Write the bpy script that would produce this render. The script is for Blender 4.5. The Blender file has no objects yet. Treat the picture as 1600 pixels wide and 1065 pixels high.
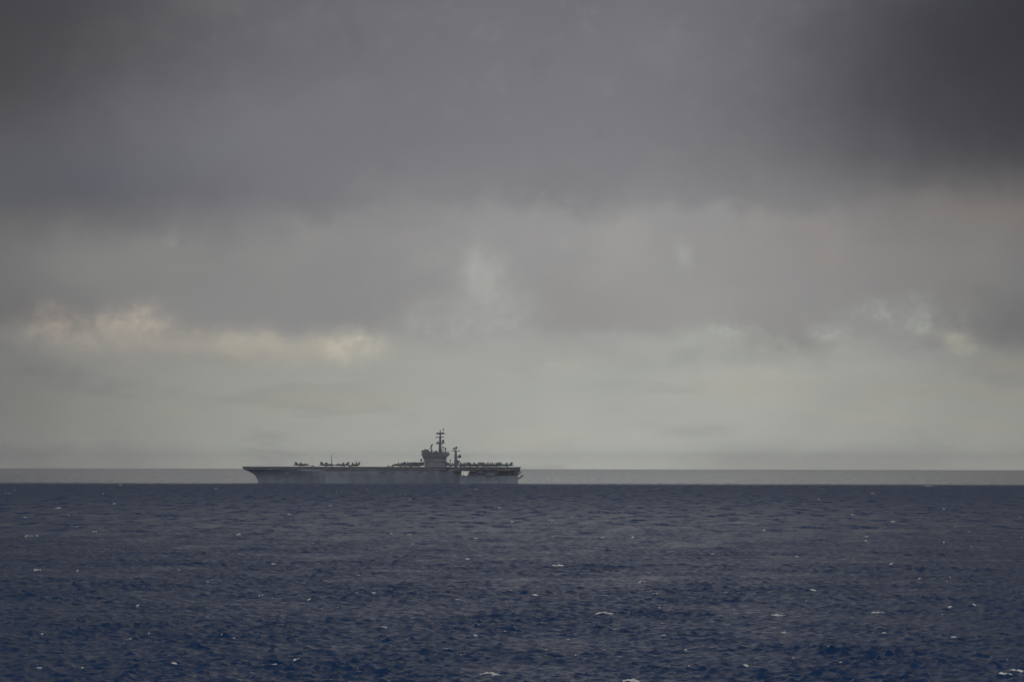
import bpy, math, random
import numpy as np
from mathutils import Vector

R = math.radians
scene = bpy.context.scene
col = scene.collection

# ------------------------------------------------------------------ camera, sky, sun, exposure
FPX = 5215.0            # focal length in photograph pixels (1600 wide)
CAM_H = 23.0            # eye height above the sea, m
SHIP_D = 4000.0         # distance to the ship, m
SEA_R = 16000.0         # distance to the sea horizon, m
MPP = SHIP_D / FPX      # metres per photograph pixel at the ship

cam_data = bpy.data.cameras.new('camera')
cam = bpy.data.objects.new('camera', cam_data)
col.objects.link(cam)
cam_data.sensor_width = 36.0
cam_data.lens = 36.0 * FPX / 1600.0
cam_data.clip_start = 1.0
cam_data.clip_end = 80000.0
cam.location = (0, 0, CAM_H)
cam.rotation_mode = 'XYZ'
from mathutils import Matrix
cam.rotation_euler = (Matrix.Rotation(R(90) + math.atan(192.5 / FPX), 3, 'X') @ Matrix.Rotation(0.0019, 3, 'Z')).to_euler('XYZ')
scene.camera = cam

SUN_EL, SUN_AZ = R(28), R(-164)      # azimuth from +Y towards +X: light comes from the left
sd = bpy.data.lights.new('sun', 'SUN')
sd.energy = 0.92
sd.angle = R(75)
sd.color = (1.0, 0.95, 0.88)
sun = bpy.data.objects.new('sun', sd)
col.objects.link(sun)
sv = Vector((math.sin(SUN_AZ) * math.cos(SUN_EL), math.cos(SUN_AZ) * math.cos(SUN_EL), math.sin(SUN_EL)))
sun.rotation_euler = (-sv).to_track_quat('-Z', 'Y').to_euler()

scene.view_settings.view_transform = 'Standard'
scene.view_settings.look = 'None'
scene.view_settings.exposure = 0.0
scene.view_settings.gamma = 1.0
scene.view_settings.use_curve_mapping = False
scene.render.engine = 'CYCLES'
cy = scene.cycles
cy.max_bounces = 5
cy.glossy_bounces = 3
cy.diffuse_bounces = 2
cy.volume_bounces = 1
cy.transparent_max_bounces = 8
cy.caustics_reflective = False
cy.caustics_refractive = False
cy.use_denoising = True
cy.denoiser = 'OPENIMAGEDENOISE'
cy.denoising_input_passes = 'RGB_ALBEDO_NORMAL'
cy.denoising_prefilter = 'ACCURATE'


def lin(c):
    return tuple((v / 255 / 12.92) if v / 255 <= 0.04045 else ((v / 255 + 0.055) / 1.055) ** 2.4 for v in c)


class NT:
    """small helper to write node trees as expressions"""
    def __init__(self, tree):
        self.t = tree

    def node(self, typ, **kw):
        n = self.t.nodes.new(typ)
        for k, v in kw.items():
            setattr(n, k, v)
        return n

    def put(self, sock, v):
        if isinstance(v, bpy.types.NodeSocket):
            self.t.links.new(v, sock)
        elif v is not None:
            if sock.type == 'RGBA' and len(v) == 3:
                v = (*v, 1.0)
            sock.default_value = v

    def m(self, op, a, b=None, c=None, clamp=False):
        n = self.node('ShaderNodeMath', operation=op, use_clamp=clamp)
        for i, v in enumerate((a, b, c)):
            self.put(n.inputs[i], v)
        return n.outputs[0]

    def vm(self, op, a, b=None, scale=None):
        n = self.node('ShaderNodeVectorMath', operation=op)
        self.put(n.inputs[0], a)
        if b is not None:
            self.put(n.inputs[1], b)
        if scale is not None:
            self.put(n.inputs['Scale'], scale)
        return n.outputs['Value' if op in ('LENGTH', 'DOT_PRODUCT') else 'Vector']

    def xyz(self, x, y, z):
        n = self.node('ShaderNodeCombineXYZ')
        for i, v in enumerate((x, y, z)):
            self.put(n.inputs[i], v)
        return n.outputs[0]

    def sep(self, v):
        n = self.node('ShaderNodeSeparateXYZ')
        self.put(n.inputs[0], v)
        return n.outputs

    def noise(self, vec, scale, detail=4.0, rough=0.5, color=False, lac=2.0):
        n = self.node('ShaderNodeTexNoise')
        self.put(n.inputs['Vector'], vec)
        n.inputs['Scale'].default_value = scale
        n.inputs['Detail'].default_value = detail
        n.inputs['Roughness'].default_value = rough
        n.inputs['Lacunarity'].default_value = lac
        return n.outputs['Color' if color else 'Fac']

    def sstep(self, v, lo, hi):
        n = self.node('ShaderNodeMapRange', interpolation_type='SMOOTHERSTEP')
        self.put(n.inputs[0], v)
        self.put(n.inputs[1], lo)
        self.put(n.inputs[2], hi)
        return n.outputs[0]

    def mix(self, f, a, b):
        n = self.node('ShaderNodeMix', data_type='RGBA')
        self.put(n.inputs[0], f)
        self.put(n.inputs[6], a)
        self.put(n.inputs[7], b)
        return n.outputs[2]

    def ramp(self, v, stops, interp='LINEAR'):
        n = self.node('ShaderNodeValToRGB')
        self.put(n.inputs[0], v)
        cr = n.color_ramp
        cr.interpolation = interp
        while len(cr.elements) < len(stops):
            cr.elements.new(0.5)
        for e, (p, c) in zip(cr.elements, stops):
            e.position = p
            e.color = (*c, 1)
        return n.outputs[0]


def build_world():
    w = bpy.data.worlds.new('World')
    scene.world = w
    w.use_nodes = True
    t = w.node_tree
    t.nodes.clear()
    g = NT(t)
    sky = g.node('ShaderNodeTexSky', sky_type='NISHITA')
    sky.sun_disc = False
    sky.sun_elevation = SUN_EL
    sky.sun_rotation = SUN_AZ
    sky.air_density = 1.5
    sky.dust_density = 3.0
    tc = g.node('ShaderNodeTexCoord')
    d = tc.outputs['Generated']
    x, y, z = g.sep(d)
    az = g.m('ARCTAN2', x, y)
    hor = g.m('SQRT', g.m('ADD', g.m('MULTIPLY', x, x), g.m('MULTIPLY', y, y)))
    K = FPX / 100.0
    U = g.m('MULTIPLY', az, K)                                   # degrees-like units across
    V = g.m('MULTIPLY', g.m('ARCTAN2', z, hor), K)               # and up
    # noise space: the direction itself, so that the cloud pattern runs on all round
    q = g.xyz(g.m('MULTIPLY', x, K), g.m('MULTIPLY', y, K), g.m('MULTIPLY', z, K))
    qs = g.xyz(g.m('MULTIPLY', x, K), g.m('MULTIPLY', y, K), g.m('MULTIPLY', z, K * 1.9))
    n1 = g.noise(qs, 0.36, 5, 0.52)
    n2 = g.noise(q, 0.95, 6, 0.55)
    n3 = g.noise(qs, 0.22, 4, 0.5)
    n4 = g.noise(q, 2.3, 5, 0.55)
    wc = g.noise(q, 1.3, 6, 0.6, color=True)
    wv = g.vm('SUBTRACT', wc, (0.5, 0.5, 0.5))
    wx, wy, wz = g.sep(wv)
    Uw = g.m('ADD', U, g.m('MULTIPLY', wx, 1.1))
    Vw = g.m('ADD', V, g.m('MULTIPLY', wy, 0.6))

    Us = g.m('ADD', U, g.m('MULTIPLY', wx, 0.55))
    Vs = g.m('ADD', V, g.m('MULTIPLY', wy, 0.4))
    # clear band above the horizon
    low = g.ramp(g.m('DIVIDE', V, 3.0), [
        (0.0, lin((197, 199, 190))), (0.04, lin((193, 195, 186))), (0.10, lin((186, 188, 179))), (0.2, lin((180, 181, 173))), (0.34, lin((178, 179, 171))),
        (0.5, lin((178, 179, 174))), (0.7, lin((173, 173, 170))), (1.0, lin((167, 167, 164)))])
    low = g.mix(g.m('MULTIPLY', g.sstep(n3, 0.40, 0.70), 0.7), low, lin((166, 168, 163)))
    n5 = g.noise(g.xyz(g.m('MULTIPLY', x, K), g.m('MULTIPLY', y, K), g.m('MULTIPLY', z, K * 5.0)), 0.45, 5, 0.55)
    low = g.mix(g.m('MULTIPLY', g.sstep(n5, 0.5, 0.75), 0.5), low, lin((185, 182, 170)))
    low = g.mix(g.m('MULTIPLY', g.sstep(n5, 0.48, 0.28), 0.5), low, lin((160, 162, 159)))
    # middle cloud sheet
    e2 = g.m('ADD', V, g.m('MULTIPLY', g.m('SUBTRACT', n2, 0.5), 1.0))
    e2 = g.m('ADD', e2, g.m('MULTIPLY', g.m('SUBTRACT', n1, 0.5), 0.9))
    e2 = g.m('ADD', e2, g.m('MULTIPLY', g.m('SUBTRACT', n4, 0.5), 0.6))
    mid_m = g.sstep(e2, 1.78, 2.22)
    mid_c = g.mix(g.sstep(n1, 0.34, 0.68), lin((151, 150, 151)), lin((161, 160, 158)))
    mid_c = g.mix(g.m('MULTIPLY', g.sstep(n4, 0.42, 0.78), 0.4), mid_c, lin((160, 156, 153)))
    c = g.mix(mid_m, low, mid_c)
    # upper dark deck
    e1 = g.m('ADD', V, g.m('MULTIPLY', g.m('SUBTRACT', n1, 0.5), 1.3))
    e1 = g.m('ADD', e1, g.m('MULTIPLY', g.m('SUBTRACT', n2, 0.5), 0.9))
    e1 = g.m('ADD', e1, g.m('MULTIPLY', g.m('SUBTRACT', n4, 0.5), 0.4))
    top_m = g.m('ADD', g.m('MULTIPLY', g.sstep(e1, 3.70, 4.32), 0.5), g.m('MULTIPLY', g.sstep(e1, 3.4, 5.4), 0.5))
    top_c = g.ramp(g.m('DIVIDE', g.m('SUBTRACT', V, 3.5), 40.0), [
        (0.0, lin((128, 128, 132))), (0.045, lin((123, 123, 128))), (0.09, lin((112, 111, 117))), (0.4, lin((106, 105, 111))), (1.0, lin((106, 106, 111)))])
    top_c = g.mix(g.m('MULTIPLY', g.sstep(n3, 0.35, 0.65), 0.45), top_c, lin((120, 120, 128)))
    top_c = g.mix(g.m('MULTIPLY', g.sstep(n1, 0.45, 0.8), 0.5), top_c, lin((134, 132, 134)))
    top_c = g.mix(g.m('MULTIPLY', g.sstep(n2, 0.42, 0.25), 0.4), top_c, lin((104, 104, 110)))
    top_c = g.mix(g.m('MULTIPLY', g.sstep(n4, 0.5, 0.75), 0.25), top_c, lin((136, 134, 137)))
    c = g.mix(top_m, c, top_c)
    # lens-like falloff put into the sky colour, brightest a little right of ahead
    gu = g.m('DIVIDE', g.m('SUBTRACT', U, 1.4), 6.2)
    glow = g.m('POWER', math.e, g.m('MULTIPLY', g.m('MULTIPLY', gu, gu), -1.0))
    c = g.vm('SCALE', c, scale=g.m('ADD', 0.60, g.m('MULTIPLY', glow, 0.41)))

    # cloud breaks and thick spots, plus lens-like darkening put into edges and corners: px, py, rx, ry, colour, amount
    spots = [
        (-40, 60, 230, 260, (58, 57, 62), .8), (1660, 90, 240, 190, (46, 46, 50), .95), (1480, 150, 190, 110, (74, 73, 81), .6),
        (90, 290, 210, 50, (84, 86, 95), .9), (-60, 560, 150, 230, (106, 106, 106), .6),
        (1545, 335, 130, 36, (130, 124, 120), .6), (1590, 495, 110, 50, (108, 108, 109), .85), (1440, 420, 110, 70, (134, 132, 131), .5),
        (420, 235, 200, 80, (120, 120, 128), .7), (1570, 60, 160, 120, (50, 50, 55), .6),
        (870, 300, 60, 24, (124, 122, 124), .5), (640, 300, 70, 26, (132, 130, 132), .5),
        (900, 490, 95, 40, (146, 145, 143), .75), (440, 480, 180, 48, (138, 138, 138), .8),
        (1240, 520, 72, 22, (141, 140, 138), .95), (1100, 440, 150, 60, (148, 146, 144), .5),
        (88, 505, 24, 18, (158, 149, 140), .8), (75, 525, 22, 14, (150, 144, 136), .7), (222, 502, 30, 14, (192, 181, 165), 1.0), (190, 515, 34, 13, (172, 164, 151), .8), (165, 533, 90, 18, (158, 153, 145), .8),
        (400, 545, 120, 15, (178, 172, 160), .95), (548, 543, 30, 16, (194, 188, 172), 1.0), (320, 525, 40, 12, (160, 155, 146), .7),
        (460, 540, 40, 12, (174, 169, 156), .7), (300, 560, 110, 14, (146, 142, 138), .5),
        (746, 425, 13, 24, (170, 171, 167), .9), (768, 452, 22, 34, (170, 171, 167), .9), (775, 500, 34, 50, (160, 161, 158), .6), (735, 508, 58, 24, (166, 168, 164), .8), (790, 550, 60, 30, (164, 165, 161), .6),
        (670, 400, 26, 18, (154, 153, 151), .5), (1067, 406, 8, 15, (166, 169, 164), .8), (1060, 425, 10, 16, (150, 151, 148), .6), (1112, 524, 55, 13, (170, 173, 167), .85),
        (955, 530, 44, 12, (163, 165, 161), .7), (1400, 492, 55, 20, (156, 159, 155), .7), (1300, 520, 24, 10, (165, 168, 163), .7),
        (1438, 512, 26, 14, (160, 163, 157), .6), (1490, 527, 14, 9, (170, 166, 153), .7), (1502, 544, 18, 9, (164, 161, 149), .7), (1582, 570, 40, 11, (150, 144, 134), .7),
        (1185, 600, 66, 13, (174, 169, 157), .6), (530, 618, 80, 13, (164, 160, 149), .6), (1500, 608, 120, 10, (158, 152, 142), .5),
        (1100, 560, 160, 16, (152, 155, 151), .5), (275, 400, 36, 28, (143, 143, 141), .6), (190, 415, 120, 36, (134, 134, 133), .8), (1160, 275, 24, 38, (120, 119, 121), .5),
        (1290, 405, 26, 22, (150, 142, 138), .6), (1235, 355, 60, 16, (146, 140, 137), .4),
    ]
    n6 = g.noise(q, 5.5, 6, 0.6)
    fine = g.m('ADD', g.m('MULTIPLY', g.sstep(n6, 0.34, 0.66), 0.6), 0.6)
    amt = g.m('ADD', g.m('MULTIPLY', g.sstep(n4, 0.34, 0.66), 0.6), 0.62)
    for px, py, rx, ry, cc, a in spots:
        big = rx > 90 and ry > 30
        Uq = Uw if rx > 40 else Us
        Vq = Vw if rx > 40 else Vs
        du = g.m('MULTIPLY', g.m('SUBTRACT', Uq, (px - 800) / 100), 100.0 / rx)
        dv = g.m('MULTIPLY', g.m('SUBTRACT', Vq, (725 - py) / 100), 100.0 / ry)
        r2 = g.m('ADD', g.m('MULTIPLY', du, du), g.m('MULTIPLY', dv, dv))
        k = g.m('POWER', math.e, g.m('MULTIPLY', r2, -0.55))
        k = g.m('MULTIPLY', k, a if big or rx < 15 else g.m('MULTIPLY', g.m('MULTIPLY', amt, fine) if rx <= 60 else amt, a), clamp=True)
        c = g.mix(k, c, lin(cc))
    # below the sea horizon the same low air
    c10 = g.vm('SCALE', c, scale=10.0)
    out = g.vm('ADD', g.vm('SCALE', c10, scale=0.96), g.vm('SCALE', sky.outputs[0], scale=0.012))
    bg = g.node('ShaderNodeBackground')
    bg.inputs['Strength'].default_value = 0.1
    t.links.new(out, bg.inputs['Color'])
    o = g.node('ShaderNodeOutputWorld')
    t.links.new(bg.outputs[0], o.inputs['Surface'])


build_world()

# ------------------------------------------------------------------ helpers


def tag(o, label=None, cat=None, group=None, kind=None):
    for k, v in (('label', label), ('category', cat), ('group', group), ('kind', kind)):
        if v:
            o[k] = v
    return o


def empty(name, loc, rz=0.0):
    o = bpy.data.objects.new(name, None)
    o.location = loc
    o.rotation_euler = (0, 0, rz)
    o.empty_display_size = 2
    col.objects.link(o)
    return o


def children(o):
    return [c for c in bpy.data.objects if c.parent == o]


class MB:
    """collects shapes; build() links them as ONE mesh object"""
    def __init__(self):
        self.v, self.f, self.s = [], [], []

    def add(self, vs, fs, smooth=False):
        n = len(self.v)
        self.v += [tuple(p) for p in vs]
        self.f += [tuple(i + n for i in f) for f in fs]
        self.s += [smooth] * len(fs)
        return self

    def box(self, x0, x1, y0, y1, z0, z1):
        vs = [(x, y, z) for z in (z0, z1) for y in (y0, y1) for x in (x0, x1)]
        return self.add(vs, [(0, 2, 3, 1), (4, 5, 7, 6), (0, 1, 5, 4), (2, 6, 7, 3), (0, 4, 6, 2), (1, 3, 7, 5)])

    def prism(self, pts, axis, a, b):
        """polygon extruded along an axis; pts are the two other coordinates in order"""
        n = len(pts)

        def p3(p, w):
            return (p[0], w, p[1]) if axis == 'y' else (p[0], p[1], w) if axis == 'z' else (w, p[0], p[1])
        vs = [p3(p, a) for p in pts] + [p3(p, b) for p in pts]
        fs = [tuple(range(n))[::-1], tuple(range(n, 2 * n))]
        fs += [(i, (i + 1) % n, n + (i + 1) % n, n + i) for i in range(n)]
        return self.add(vs, fs)

    def tube(self, p, q, r0, r1=None, n=8):
        r1 = r0 if r1 is None else r1
        p, q = Vector(p), Vector(q)
        d = (q - p).normalized()
        a = d.orthogonal().normalized()
        b = d.cross(a)
        vs = []
        for c, r in ((p, r0), (q, r1)):
            vs += [c + (a * math.cos(2 * math.pi * i / n) + b * math.sin(2 * math.pi * i / n)) * r for i in range(n)]
        fs = [tuple(range(n))[::-1], tuple(range(n, 2 * n))]
        n0 = len(self.v)
        self.add(vs, fs)
        self.add([], [])
        for i in range(n):
            self.f.append((n0 + i, n0 + (i + 1) % n, n0 + n + (i + 1) % n, n0 + n + i))
            self.s.append(True)
        return self

    def loft(self, rings, cap=True, smooth=True):
        n = len(rings[0])
        vs = [p for r in rings for p in r]
        fs = []
        for k in range(len(rings) - 1):
            for i in range(n):
                j = (i + 1) % n
                fs.append((k * n + i, k * n + j, (k + 1) * n + j, (k + 1) * n + i))
        if cap:
            fs.append(tuple(range(n))[::-1])
            fs.append(tuple((len(rings) - 1) * n + i for i in range(n)))
        return self.add(vs, fs, smooth)

    def ball(self, c, rx, ry=None, rz=None, n=10, m=7):
        ry = rx if ry is None else ry
        rz = rx if rz is None else rz
        rings = []
        for k in range(m + 1):
            th = math.pi * (0.02 + 0.96 * k / m)
            rings.append([(c[0] + rx * math.sin(th) * math.cos(2 * math.pi * i / n),
                           c[1] + ry * math.sin(th) * math.sin(2 * math.pi * i / n),
                           c[2] - rz * math.cos(th)) for i in range(n)])
        return self.loft(rings)

    def build(self, name, mat, parent=None, loc=None):
        me = bpy.data.meshes.new(name)
        me.from_pydata(self.v, [], self.f)
        me.polygons.foreach_set('use_smooth', self.s)
        me.materials.append(mat)
        me.validate()
        import bmesh
        bm = bmesh.new()
        bm.from_mesh(me)
        bmesh.ops.recalc_face_normals(bm, faces=bm.faces)
        bm.to_mesh(me)
        bm.free()
        o = bpy.data.objects.new(name, me)
        col.objects.link(o)
        if parent:
            o.parent = parent
        if loc:
            o.location = loc
        return o


def material(name, color, rough=0.6, metal=0.0, vary=0.25, scale=0.3, streak=True, emit=None):
    mt = bpy.data.materials.new(name)
    mt.use_nodes = True
    t = mt.node_tree
    g = NT(t)
    b = t.nodes['Principled BSDF']
    b.inputs['Roughness'].default_value = rough
    b.inputs['Metallic'].default_value = metal
    tc = g.node('ShaderNodeTexCoord')
    v = tc.outputs['Object']
    if streak:
        x, y, z = g.sep(v)
        v = g.xyz(x, y, g.m('MULTIPLY', z, 0.3))
    n = g.noise(v, scale, 5, 0.6)
    dark = tuple(c * (1 - vary) for c in color)
    lite = tuple(min(1, c * (1 + vary)) for c in color)
    c = g.mix(g.sstep(n, 0.35, 0.65), dark, lite)
    t.links.new(c, b.inputs['Base Color'])
    if emit:
        b.inputs['Emission Color'].default_value = (*emit[0], 1)
        b.inputs['Emission Strength'].default_value = emit[1]
    return mt


M = dict(
    hull=material('haze_grey_paint', (0.215, 0.265, 0.345), 0.6, vary=0.14, scale=0.09),
    upper=material('superstructure_grey_paint', (0.195, 0.23, 0.285), 0.6, vary=0.16, scale=0.15),
    deck=material('nonskid_deck', (0.11, 0.12, 0.13), 0.9, vary=0.3, scale=0.2, streak=False),
    gallery=material('gallery_paint', (0.17, 0.20, 0.255), 0.65, vary=0.2, scale=0.25),
    dark=material('dark_recess_paint', (0.16, 0.175, 0.205), 0.7, vary=0.3, scale=0.3),
    glass=material('bridge_glass', (0.02, 0.025, 0.03), 0.1, vary=0.1),
    mast=material('mast_paint', (0.14, 0.16, 0.20), 0.6, vary=0.2, scale=0.5),
    white=material('white_paint', (0.82, 0.82, 0.80), 0.5, vary=0.06, scale=0.8),
    pale=material('pale_grey_paint', (0.27, 0.29, 0.32), 0.55, vary=0.15, scale=0.5),
    jet=material('aircraft_grey', (0.12, 0.165, 0.20), 0.5, vary=0.2, scale=0.6, streak=False),
    canopy=material('canopy_glass', (0.03, 0.035, 0.04), 0.08, vary=0.1),
    tyre=material('tyre_rubber', (0.02, 0.02, 0.02), 0.85, vary=0.2),
    radome=material('radome_green_grey', (0.10, 0.16, 0.16), 0.5, vary=0.15),
    tractor=material('tractor_yellow', (0.2, 0.18, 0.11), 0.55, vary=0.2),
    rust=material('rusty_red_paint', (0.15, 0.105, 0.10), 0.7, vary=0.3, scale=0.6),
)

# ------------------------------------------------------------------ the sea
rng = np.random.default_rng(11)


def make_waves():
    ws = []
    # (wavelength range, count, steepness budget, spread)
    for lo, hi, n, st, spread in ((38, 75, 8, 0.010, 0.35), (14, 34, 16, 0.022, 0.5), (5, 13, 34, 0.045, 0.85), (1.1, 3.8, 90, 0.30, 1.0)):
        for _ in range(n):
            L = math.exp(rng.uniform(math.log(lo), math.log(hi)))
            th = math.radians(-97) + rng.normal(0, spread)       # running towards the viewer, a little from the right
            k = 2 * math.pi / L
            a = st * math.sqrt(2.0 / n) / k * rng.uniform(0.7, 1.3)
            ws.append((k * math.cos(th), k * math.sin(th), k, a, rng.uniform(0, 2 * math.pi), L))
    return ws


WAVES = make_waves()
SETS = []
for i_, L_ in enumerate((70, 110, 45, 160, 33, 58, 90, 130, 40, 27)):
    a_ = 2.4 * i_ + 0.3
    SETS.append((math.cos(a_), math.sin(a_), 1.7 * i_, L_))


def group_gain(x, y):
    """wave groups: patches of steeper and of slacker sea"""
    s = 0
    for ax, ay, ph, L in SETS:
        n = math.hypot(ax, ay)
        s = s + np.sin((ax * x + ay * y) / n * (2 * math.pi / L) + ph)
    return np.clip(1.0 + 0.09 * s, 0.55, 1.45)


def sea_calm(x, y):
    """1 in the wind-blown water, falling to a slick beyond the wind line at the ship"""
    e = SHIP_D - 150 + 70 * np.sin(x / 210.0 + 1.0) + 40 * np.sin(x / 83.0) + 22 * np.sin(x / 37.0 + 2)
    return 1.0 - 0.93 * np.clip((np.hypot(x, y) - e) / 160.0, 0, 1)


def sea(x, y, spacing):
    x = np.asarray(x, np.float32)
    y = np.asarray(y, np.float32)
    dx = np.zeros_like(x)
    dy = np.zeros_like(x)
    dz = np.zeros_like(x)
    gain = (group_gain(x, y) * sea_calm(x, y)).astype(np.float32)
    for kx, ky, k, a, ph, L in WAVES:
        f = np.clip((L / spacing - 1.9) / 1.4, 0, 1).astype(np.float32)
        if not f.any():
            continue
        p = kx * x + ky * y + ph
        am = a * f * (gain if L < 36 else 1.0)
        s = np.sin(p)
        dz += am * np.cos(p)
        ch = np.float32(1.1)
        dx -= ch * am * s * (kx / k)
        dy -= ch * am * s * (ky / k)
    return dx, dy, dz


def row_spacing(r):
    return np.maximum(0.3, r * ROWK)


R0, R1, NROW = 255.0, 2500.0, 1620
ROWK = math.log(R1 / R0) / NROW
radii = np.concatenate([np.geomspace(6, R0, 40, endpoint=False), np.geomspace(R0, R1, NROW, endpoint=False), np.geomspace(R1, SEA_R, 60)])
A = R(13.0)
NCOL = 700
dense = np.linspace(-A, A, NCOL)
side = A + (math.pi - A) * (np.arange(1, 41) / 40.0) ** 1.7
angles = np.concatenate([-side[::-1][1:], dense, side])
NA, NR = len(angles), len(radii)
step_a = np.gradient(angles)
step_r = np.gradient(radii)
AA, RR = np.meshgrid(angles, radii)
X = (np.sin(AA) * RR).astype(np.float32)
Y = (np.cos(AA) * RR).astype(np.float32)
SP = np.maximum(np.abs(step_a)[None, :] * RR, step_r[:, None] * 0.8).astype(np.float32)

# single breakers of note: px, py, length in px
BREAKERS = [
    (945, 962, 28), (1365, 956, 22), (766, 1048, 27), (776, 1052, 12), (985, 1064, 26), (1562, 1052, 22), (1594, 1052, 22), (872, 886, 20), (744, 842, 10),
    (732, 873, 8), (1395, 816, 8), (447, 805, 9), (100, 793, 12), (46, 838, 14), (64, 837, 8), (150, 832, 8), (640, 837, 11), (172, 788, 9),
    (610, 836, 6), (861, 811, 8), (65, 891, 12), (1003, 911, 12), (1212, 961, 22), (1218, 985, 8), (1490, 951, 7), (1525, 949, 8), (947, 860, 5),
    (1498, 1001, 9), (1270, 924, 16), (1022, 927, 9), (1057, 977, 6), (798, 925, 6), (716, 939, 8), (838, 934, 10), (745, 995, 7), (1346, 838, 7),
    (1327, 804, 6), (1250, 872, 6), (1350, 846, 5), (1387, 881, 7), (1283, 781, 7), (1363, 771, 5), (1475, 796, 5), (369, 837, 8), (406, 932, 8), (433, 881, 10),
    (484, 938, 8), (323, 913, 5), (583, 930, 6), (327, 963, 5), (284, 1036, 9), (469, 1030, 12), (75, 990, 6), (432, 1042, 10), (1381, 989, 7),
    (990, 840, 6), (940, 840, 6), (801, 817, 5), (781, 795, 5), (1116, 868, 6), (1450, 759, 14), (186, 758, 5), (341, 763, 4), (745, 764, 6),
    (28, 810, 5), (118, 894, 5), (560, 900, 5), (1040, 1000, 7), (1170, 1046, 9), (600, 985, 9), (210, 950, 6), (1130, 925, 6), (1440, 905, 8),
    (700, 1010, 6), (890, 1003, 5), (1300, 1020, 7), (560, 1050, 6), (60, 1050, 8), (1480, 850, 5), (1200, 830, 5), (520, 790, 5), (640, 780, 4),
]


def ground(px, py):
    py = py - 0.0019 * (px - 800)
    yy = CAM_H * FPX / (py - 725.0)
    return (px - 800) / FPX * yy, yy, yy / FPX


brk = []
lr = random.Random(5)
for px, py, ln in BREAKERS:
    bx, by, mp = ground(px, py)
    brk.append((bx, by, ln * mp, mp, lr.uniform(-0.25, 0.2), 1.0))
for _ in range(240):
    py = 759 + 300 * lr.random() ** 1.35
    px = lr.uniform(-250, 1850)
    bx, by, mp = ground(px, py)
    brk.append((bx, by, lr.choice((1.6, 2, 2, 2.5, 3, 4)) * mp * lr.uniform(0.8, 1.3), mp, lr.uniform(-0.35, 0.3), lr.uniform(0.35, 0.75)))


def snap(bx, by, mp):
    """move a breaker onto the crest next to it"""
    span = min(max(6.0, 1.5 * mp * by / CAM_H), 30)
    yy = np.linspace(by - span, by + span, 61)
    _, _, h = sea(np.full(61, bx), yy, np.full(61, 1.2))
    return float(yy[int(np.argmax(h))])


brk = [(bx, snap(bx, by, mp), L, mp, rot, a) for bx, by, L, mp, rot, a in brk]

# a steep ridge of water under each large breaker
RIDGE = np.zeros_like(X)
for bx, by, L, mp, rot, a in brk:
    if L < 0.5 or a < 0.9 or by > 1500:
        continue
    r = math.hypot(bx, by)
    i0, i1 = np.searchsorted(radii, (r - 14, r + 14))
    j0, j1 = np.searchsorted(angles, (math.atan2(bx, by) - (L * 1.5 + 4) / r, math.atan2(bx, by) + (L * 1.5 + 4) / r))
    sx_, sy_ = X[i0:i1, j0:j1] - bx, Y[i0:i1, j0:j1] - by
    u = sx_ * math.cos(rot) + sy_ * math.sin(rot)
    w = -sx_ * math.sin(rot) + sy_ * math.cos(rot)
    ww = np.where(w < 0, w / 0.7, w / 2.6)
    RIDGE[i0:i1, j0:j1] += 0.16 * np.exp(-(u / (L * 0.8 + 0.4)) ** 2 - ww ** 2)

DX, DY, DZ = sea(X, Y, SP)
verts = np.stack([X + DX, Y + DY, DZ + RIDGE], axis=-1).reshape(-1, 3).astype(np.float32)
ii = np.arange(NR - 1)[:, None] * NA + np.arange(NA - 1)[None, :]
quads = np.stack([ii, ii + 1, ii + NA + 1, ii + NA], axis=-1).reshape(-1, 4)[:, ::-1]
me = bpy.data.meshes.new('sea')
me.vertices.add(len(verts))
me.vertices.foreach_set('co', verts.ravel())
me.loops.add(quads.size)
me.loops.foreach_set('vertex_index', quads.ravel().astype(np.int32))
me.polygons.add(len(quads))
me.polygons.foreach_set('loop_start', np.arange(0, quads.size, 4, dtype=np.int32))
me.polygons.foreach_set('loop_total', np.full(len(quads), 4, np.int32))
me.polygons.foreach_set('use_smooth', np.ones(len(quads), bool))
me.update(calc_edges=True)


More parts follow.
